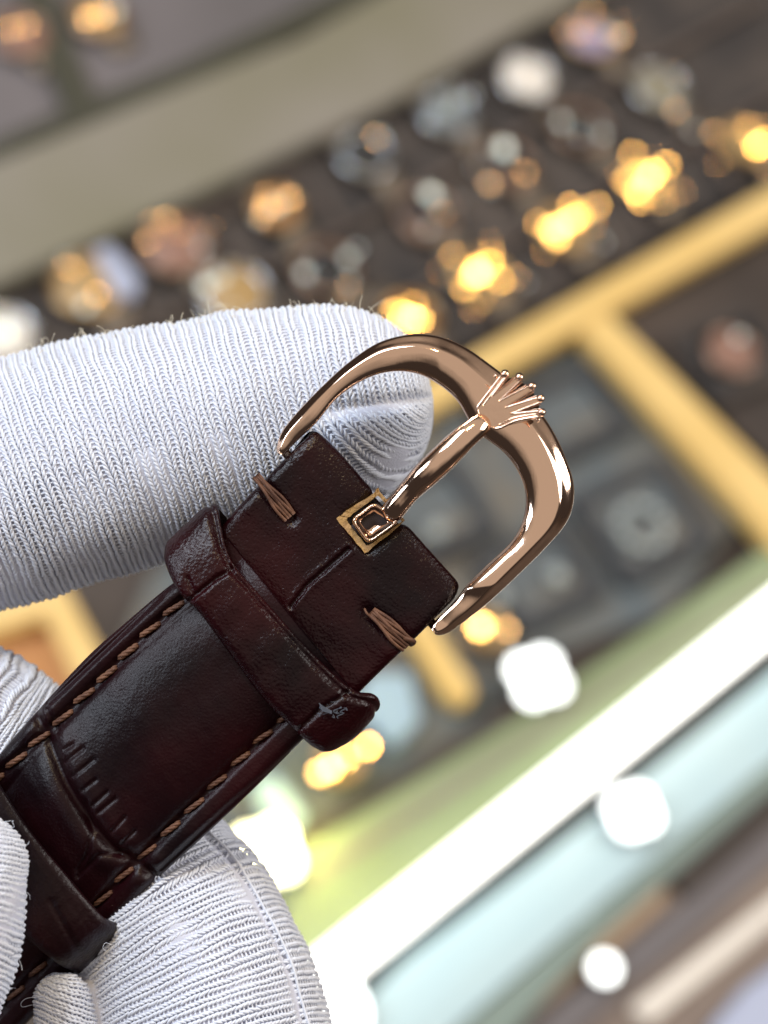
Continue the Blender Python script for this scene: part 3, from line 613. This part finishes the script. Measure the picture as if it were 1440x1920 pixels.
# ---- watches
def disc(r, z0, z1, n=28, r2=None):
    r2 = r2 or r*0.94; a = np.linspace(0, 2*np.pi, n, endpoint=False); V = [(r*math.cos(t), r*math.sin(t), z0) for t in a]+[(r*math.cos(t), r*math.sin(t), z1-0.08) for t in a]+[(r2*math.cos(t), r2*math.sin(t), z1) for t in a]
    return V, [tuple(range(n))[::-1]]+[(k*n+i, k*n+(i+1) % n, (k+1)*n+(i+1) % n, (k+1)*n+i) for k in range(2) for i in range(n)]+[tuple(range(2*n, 3*n))]
def torus(R, r, z, n=32, m=8):
    a = np.linspace(0, 2*np.pi, n, endpoint=False); b = np.linspace(0, 2*np.pi, m, endpoint=False)
    V = np.stack([(R+r*np.cos(b))[None]*np.cos(a)[:, None], (R+r*np.cos(b))[None]*np.sin(a)[:, None], z+r*np.sin(b)[None]+0*a[:, None]], -1).reshape(-1, 3)
    return V, [tuple(x) for x in grid_quads(n, m, True, True)]
cache = {}
def cm(key, f, mat, smooth=True):
    k = (key, mat.name)
    if k not in cache: V, q = f(); cache[k] = mesh(key, V, polys=q, mat=mat, smooth=smooth)
    return cache[k]
def boxv(x, y, z):
    bm = bmesh.new(); bmesh.ops.create_cube(bm, size=1); bmesh.ops.scale(bm, vec=(x, y, z), verts=bm.verts); bmesh.ops.bevel(bm, geom=bm.edges[:], offset=0.06, segments=1, affect='EDGES')
    V = [tuple(v.co) for v in bm.verts]; q = [tuple(v.index for v in f.verts) for f in bm.faces]; bm.free(); return V, q
def sub(name, me, parent, loc=(0, 0, 0), rot=None):
    o = bpy.data.objects.new(name, me); link(o, parent); o.location = loc
    if rot is not None: o.rotation_mode = 'QUATERNION'; o.rotation_quaternion = rot
    return o
def watch(px, py, r, dial, metal, label, glints=(), gm=None, rz=0.15, group='watches in the long tray', bracelet=True, z=0.0):
    loc = W(px, py, z+0.7); loc[2] = z-0.3; t = wthing('wristwatch', label, 'watch', loc, group, rz)
    case = sub('watch_case', cm('case%.1f' % r, lambda: disc(r, 0.1, 0.8), BRUSHED), t); sub('bezel', cm('bez%.1f' % r, lambda: torus(r*0.92, 0.14, 0.82), metal), t)
    sub('dial', cm('dial%.1f' % r, lambda: disc(r*0.84, 0.5, 0.86), DIALS[dial]), t)
    sub('crown', cm('crn', lambda: boxv(0.3, 0.3, 0.3), metal), t, (r+0.12, 0, 0.45))
    if bracelet:
        for s in (-1, 1):
            for k in range(2):
                a = 0.25+0.28*k; sub('bracelet_link', cm('lnk%.1f' % r, lambda: boxv(r*1.1, 0.5, 0.25), BRUSHED), t, (0, s*(r+0.22+0.46*k), 0.5-0.10*k*k), Vector((0, 0, 1)).rotation_difference(Vector((0, s*math.sin(a), math.cos(a)))))
    R2 = Matrix.Rotation(-rz, 3, 'Z')
    glints = list(glints)
    if bracelet and group and r > 1.25:
        hot = any(g_[3] == 0 for g_ in glints)
        for _ in range(5 if hot else 4): glints.append((px+random.uniform(-66, 66), py+random.uniform(-52, 52), random.choice((0.24, 0.3, 0.36)), random.choice((0.01, 0.02, 0.03, 0.05) if hot else (0.05, 0.06, 0.08))))
    for gx, gy, gs, j in glints:
        p = W(gx, gy, z+0.75); l = R2 @ Vector(p-loc)
        h = ((Vector((0, 0, CAMH))-Vector(p)).normalized()+(SPOT-Vector(p)).normalized()).normalized()  # added reflector chips, each turned to throw the spot into the lens
        mx = random.random() < 0.4 and j > 0.045; mm = SATINS if mx else (gm or GLINT) if j <= 0.005 else (SATINS if gm else (MIDG if j <= 0.04 else SATIN)); gs = gs*(0.85 if j > 0.005 else 0.62)
        sub('glint_facet', cm('fct%.2f' % gs, lambda: boxv(gs, gs, 0.12), mm, False), t, l, Vector((0, 0, 1)).rotation_difference(R2 @ h))
    return t
g = 0.42
watch(905, 515, 1.5, 'gold', GOLD, 'small gold watch blazing with yellow glints, third row, above the crown emblem', [(825, 510, .3, .05), (850, 525, .3, .05), (885, 520, .5, 0), (900, 515, .6, 0), (918, 495, .5, 0), (870, 540, .35, .03), (970, 520, .35, .05), (985, 530, .3, .05), (920, 455, .3, .05), (887, 580, .35, .05), (895, 505, .6, 0)])
watch(1060, 425, 1.5, 'gold', GOLD, 'small gold watch with merged yellow glints, third row, second from right', [(1008, 418, .3, .04), (1030, 430, .5, .02), (1050, 425, .6, 0), (1070, 415, .6, 0), (1085, 405, .5, 0), (1105, 395, .35, .05), (1130, 455, .35, .06), (1045, 445, .5, .02)])
watch(1215, 335, 1.5, 'gold', GOLD, 'small gold watch with a wide yellow glint cluster, third row by the brass rail', [(1160, 325, .3, .05), (1175, 340, .4, .04), (1195, 360, .5, .01), (1215, 335, .6, 0), (1225, 325, .6, 0), (1250, 310, .4, .04), (1280, 360, .35, .05), (1200, 375, .4, .04), (1240, 345, .4, .05)])
watch(1405, 262, 1.5, 'gold', GOLD, 'gold watch cut by the right edge of the picture, third row', [(1420, 275, .6, 0), (1435, 265, .5, 0), (1300, 245, .35, .06), (1340, 250, .4, .06), (1400, 235, .35, .06)])
watch(770, 592, 1.5, 'orange', GOLD, 'gold watch half hidden behind the gloved fingertip, brightly glinting', [(755, 590, .5, 0), (770, 598, .7, 0), (785, 600, .5, .02), (740, 585, .4, .03)])
watch(990, 140, 1.7, 'white', STEEL, 'watch with a large cream white dial, second along the far row', (), bracelet=False)
watch(1110, 65, 1.6, 'lilac', GOLD, 'watch with a lilac and gold dial at the top of the far row', [(1150, 65, .5, .06), (1165, 70, .4, .06), (1085, 60, .4, .08)])
watch(1238, 160, 1.7, 'olive', STEEL, 'watch with a dull olive dial near the upper right corner', ())
watch(840, 205, 1.6, 'grey', STEEL, 'steel watch with a grey dial on the far row below the cream one', [(850, 195, .4, .12), (825, 215, .4, .12)], GLINTS)
watch(1090, 235, 1.6, 'black', ROSEW, 'rose gold watch with a black dial, middle row, upper right', [(1052, 228, .5, .12), (1128, 252, .45, .10)], GLINTS)
watch(950, 305, 1.6, 'black', ROSEW, 'rose gold watch with one silvery blue glint, middle row centre', [(945, 280, .8, .10)], GLINTS)
watch(965, 330, 0.6, 'pink', ROSEW, 'small rose ring beside the silvery watch in the middle row', [(918, 345, .4, .09), (985, 325, .4, .09)], group=None, bracelet=False)
watch(800, 395, 1.6, 'black', ROSEW, 'rose gold watch with a dim blue glint, middle row left of centre', [(808, 365, .7, .10)], GLINTS)
watch(790, 425, 0.6, 'pink', ROSEW, 'small rose ring below the dim watch in the middle row', [(802, 430, .4, .09), (830, 400, .3, .10)], group=None, bracelet=False)
watch(685, 285, 1.5, 'black', STEEL, 'dark watch barely visible just under the olive ledge', ())
watch(518, 385, 1.3, 'orange', GOLD, 'amber watch alone on the far row left of centre', [(500, 390, .5, .07), (520, 385, .5, .07), (542, 372, .5, .07)])
watch(612, 500, 1.6, 'black', ROSEW, 'black dial watch with two separate orange glints above the glove', [(572, 512, .5, .07), (652, 484, .5, .08)])
watch(330, 455, 1.8, 'pink', ROSEW, 'watch with a brown pink dial left of the centre, far row', [(312, 412, .4, .14), (378, 465, .4, .14)])
watch(165, 530, 1.8, 'gold', GOLD, 'two-tone gold watch beside a pale blue card, left side', [(182, 552, .4, .10), (160, 575, .5, .10)])
watch(440, 545, 1.8, 'gold', STEEL, 'watch with a champagne dial just above the gloved finger', [(387, 537, .6, .06), (415, 520, .5, .08)], GLINTS)
watch(5, 625, 1.6, 'white', STEEL, 'pale dial watch cut off by the left edge above the glove', [(10, 620, .8, .08)], GLINTS)
wslab('price_card', [(170, 470), (205, 455), (262, 520), (255, 555), (215, 560)], 0.1, 0.7, PALE, 'pale blue card standing beside the two-tone watch on the left', 'card')
watch(185, 25, 1.5, 'gold', ROSEW, 'watch with amber links at the top edge on the mauve board', [(165, 35, .5, .12), (190, 30, .5, .12), (215, 20, .5, .12)], group=None)
watch(40, 60, 1.5, 'pink', ROSEW, 'dim rose watch in the upper left corner on the mauve board', [(20, 55, .4, .13), (50, 50, .4, .15)], group=None)
watch(1375, 655, 1.4, 'pink', ROSEW, 'rose watch in the near black box at the right edge', [(1385, 632, .45, .10)], group=None, bracelet=False)
# flower of beads in the box
fl_c = W(1205, 985, 0.3); t = wthing('bead_flower', 'round flower-shaped brooch of clear beads in the square blue grey box', 'brooch', (fl_c[0], fl_c[1], 0.0))
BEAD = M('clear_bead', (0.42, 0.46, 0.45), 0.25)
for k in range(12):
    a = k*math.pi/6; sub('bead', cm('bead', lambda: sphere((0, 0, 0), 0.27, 8), BEAD), t, (1.15*math.cos(a), 1.15*math.sin(a), 0.25))
for x, y, m_, lab in ((935, 1120, GLINTS, 'clear bead catching light below the right buckle arm'), (590, 0, GLINT, ''), (1045, 1080, GLINTS, 'pale bead right of the buckle arm in the dark framed box'), (820, 995, GLINTS, 'dim bead seen through the buckle opening')):
    if lab: 
        p = W(x, y, 0.4); o = bpy.data.objects.new('loose_bead', cm('lbead', lambda: sphere((0, 0, 0), 0.45, 10), BEAD)); link(o, None, lab, 'bead', 'loose beads'); o.location = Vector(p)
# ---- lit glass edge with the LED tube
wslab('glass_shelf', [(430, 1690), (560, 1590), (1000, 1325), (1700, 850), (1800, 950), (1440, 1140), (620, 1790), (400, 1980)], -0.6, 0.5, GREENGL, 'thick green tinted glass shelf edge above the white light tube', 'glass shelf')
wslab('dark_trim', [(440, 1640), (560, 1560), (1000, 1295), (1100, 1250), (1000, 1335), (560, 1600), (430, 1710)], -0.6, 0.62, DARKWOOD, 'dark brown trim strip along the top of the green glass', 'trim')
wslab('frosted_glass', [(560, 2000), (760, 1800), (1000, 1620), (1700, 1060), (1800, 1220), (1440, 1442), (1188, 1660), (880, 1940), (700, 2050)], -0.6, 0.3, CYANGL, 'pale cyan frosted glass panel below the white light tube', 'glass panel')
wslab('glass_trim', [(700, 2060), (1100, 1712), (1440, 1430), (1800, 1180), (1820, 1230), (1440, 1485), (1120, 1762), (900, 2010)], -0.6, 0.45, DEEPGR, 'deep green glass edge strip under the cyan panel', 'trim')
wslab('glass_rib', [(700, 1960), (1020, 1700), (1440, 1340), (1700, 1140), (1710, 1155), (1440, 1362), (1030, 1722), (720, 1990)], 0.3, 0.36, CYANGL, 'thin pale rib running along the middle of the pale cyan panel', 'rib')
wslab('glass_rib', [(570, 1640), (1000, 1370), (1440, 1085), (1600, 970), (1606, 982), (1440, 1102), (1000, 1392), (575, 1668)], 0.5, 0.58, OLIVE, 'thin olive rib running along the middle of the green glass shelf', 'rib')
a0, a1 = W(530, 1890, 0.9), W(1700, 952, 0.9); tl = wthing('light_tube', 'long blazing white light tube running diagonally along the glass', 'light tube', a0)
d = Vector(a1-a0); ax = d.normalized(); Rm = ax.to_track_quat('X', 'Z').to_matrix()
a = np.linspace(0, 2*np.pi, 16, endpoint=False); V = []
for k, (s_, r) in enumerate(((0, 0.6), (0, 0.84), (1, 0.84), (1, 0.6))):
    for t_ in a: V.append(Rm @ Vector((s_*d.length, r*math.cos(t_), r*math.sin(t_))))
q = [tuple(range(16))[::-1], tuple(range(48, 64))]+[(k*16+i, k*16+(i+1) % 16, (k+1)*16+(i+1) % 16, (k+1)*16+i) for k in range(3) for i in range(16)]
link(bpy.data.objects.new('lit_tube', mesh('lit_tube', V, polys=q, mat=TUBE)), tl)
V = [Rm @ Vector((x, y, z)) for z in (-1.3, -1.0) for x, y in ((0, -0.8), (d.length, -0.8), (d.length, 0.8), (0, 0.8))]
link(bpy.data.objects.new('tube_holder', mesh('tube_holder', V, polys=[(0, 3, 2, 1), (4, 5, 6, 7)]+[(i, (i+1) % 4, (i+1) % 4+4, i+4) for i in range(4)], mat=STEEL, smooth=False)), tl)
def led(px, py, r, label, mat, z=1.4, petals=1, R=0, glow=0):
    p = W(px, py, z); t = wthing('spot_lamp', label, 'lamp', (p[0], p[1], z-1.2), 'small lamps along the glass shelf')
    if glow:
        l = bpy.data.lights.new('lamp_glow', 'POINT'); l.energy = glow; l.color = (1.0, 0.88, 0.25); l.shadow_soft_size = 0.6; lo = bpy.data.objects.new('lamp_glow', l); link(lo, t); lo.location = (1.2, 0, 2.4)
    for k in range(petals):
        a = k*2*math.pi/max(1, petals)+0.5; o = (R*math.cos(a)*(petals > 1), R*math.sin(a)*(petals > 1))
        sub('lamp_housing', cm('hous%.1f' % r, lambda: disc(r*1.1, 0, 1.1), STEEL), t, (*o, 0)); sub('lens', cm('lens%.1f' % r, lambda: disc(r, 1.1, 1.25), mat), t, (*o, 0))
led(1010, 1268, 0.68, 'blazing four-lens white lamp just above the green glass shelf', LED, petals=4, R=0.72)
led(1188, 1520, 0.72, 'bright white lamp glowing over the cyan panel below the tube', LED, petals=4, R=0.5)
led(500, 1600, 0.75, 'blazing yellowish lamp left, beside the lower glove', LEDY, petals=4, R=0.7, glow=1100)
led(470, 1690, 0.7, 'yellowish lamp half hidden behind the lower glove', LEDY, petals=1)
led(1135, 1815, 0.55, 'small white lamp on the floor strip at the lower right', LED, z=0.6)
led(600, 1900, 1.8, 'large white lamp at the bottom edge beside the glove', LED, z=1.0)
watch(640, 1420, 1.0, 'gold', GOLD, 'gold ring glowing yellow under the keeper corner of the strap', [(620, 1440, .7, .0), (650, 1420, .5, .02), (690, 1400, .6, .0), (600, 1450, .5, .02)], group=None, bracelet=False)
watch(915, 1175, 1.0, 'gold', GOLD, 'gold ring glowing yellow right of the strap end', [(900, 1175, .7, .02), (950, 1180, .5, .05)], group=None, bracelet=False)
wslab('price_card', [(690, 1260), (770, 1260), (790, 1350), (740, 1400), (660, 1330)], -0.4, 0.1, DIALS['blue'], 'pale mint card below the keeper corner', 'card')
wslab('price_card', [(470, 1460), (520, 1450), (575, 1530), (550, 1560), (490, 1530)], -0.4, 0.1, DIALS['blue'], 'pale mint card right of the strap edge above the yellow lamp', 'card')
# lower right beyond the glass
def strip(pts, mat, name, label, z): wslab(name, pts, -0.9, z, mat, label, 'strip')
wslab('wood_floor_panel', [(820, 2100), (1120, 1700), (1440, 1440), (1900, 1150), (2100, 1900), (1500, 2300)], -1.0, -0.75, WOODF, 'blurred tan floor panel filling the lower right corner', 'floor panel')
strip([(840, 1930), (1120, 1720), (1240, 1640), (1250, 1690), (1090, 1830), (880, 1990)], TANP, 'amber_strip', 'amber strip under the green trim at the lower right', -0.3)
strip([(900, 2000), (1110, 1830), (1440, 1560), (1600, 1440), (1600, 1500), (1440, 1630), (1000, 2010)], MAUVE, 'pale_strip', 'pale mauve strip crossing the lower right', -0.35)
strip([(1180, 1890), (1440, 1690), (1600, 1570), (1600, 1610), (1440, 1740), (1220, 1920)], DIALS['white'], 'cream_strip', 'narrow cream strip near the lower right corner', -0.3)
strip([(1250, 1640), (1360, 1550), (1440, 1480), (1600, 1360), (1600, 1420), (1440, 1560), (1290, 1690)], DARKWOOD, 'dark_strip', 'dark brown strip under the green trim at the right edge', -0.32)
wslab('folded_cloth', [(1330, 1930), (1400, 1850), (1500, 1780), (1700, 1800), (1600, 2000), (1350, 2000)], -0.7, -0.2, PALE, 'pale blue folded cloth in the lower right corner', 'cloth')
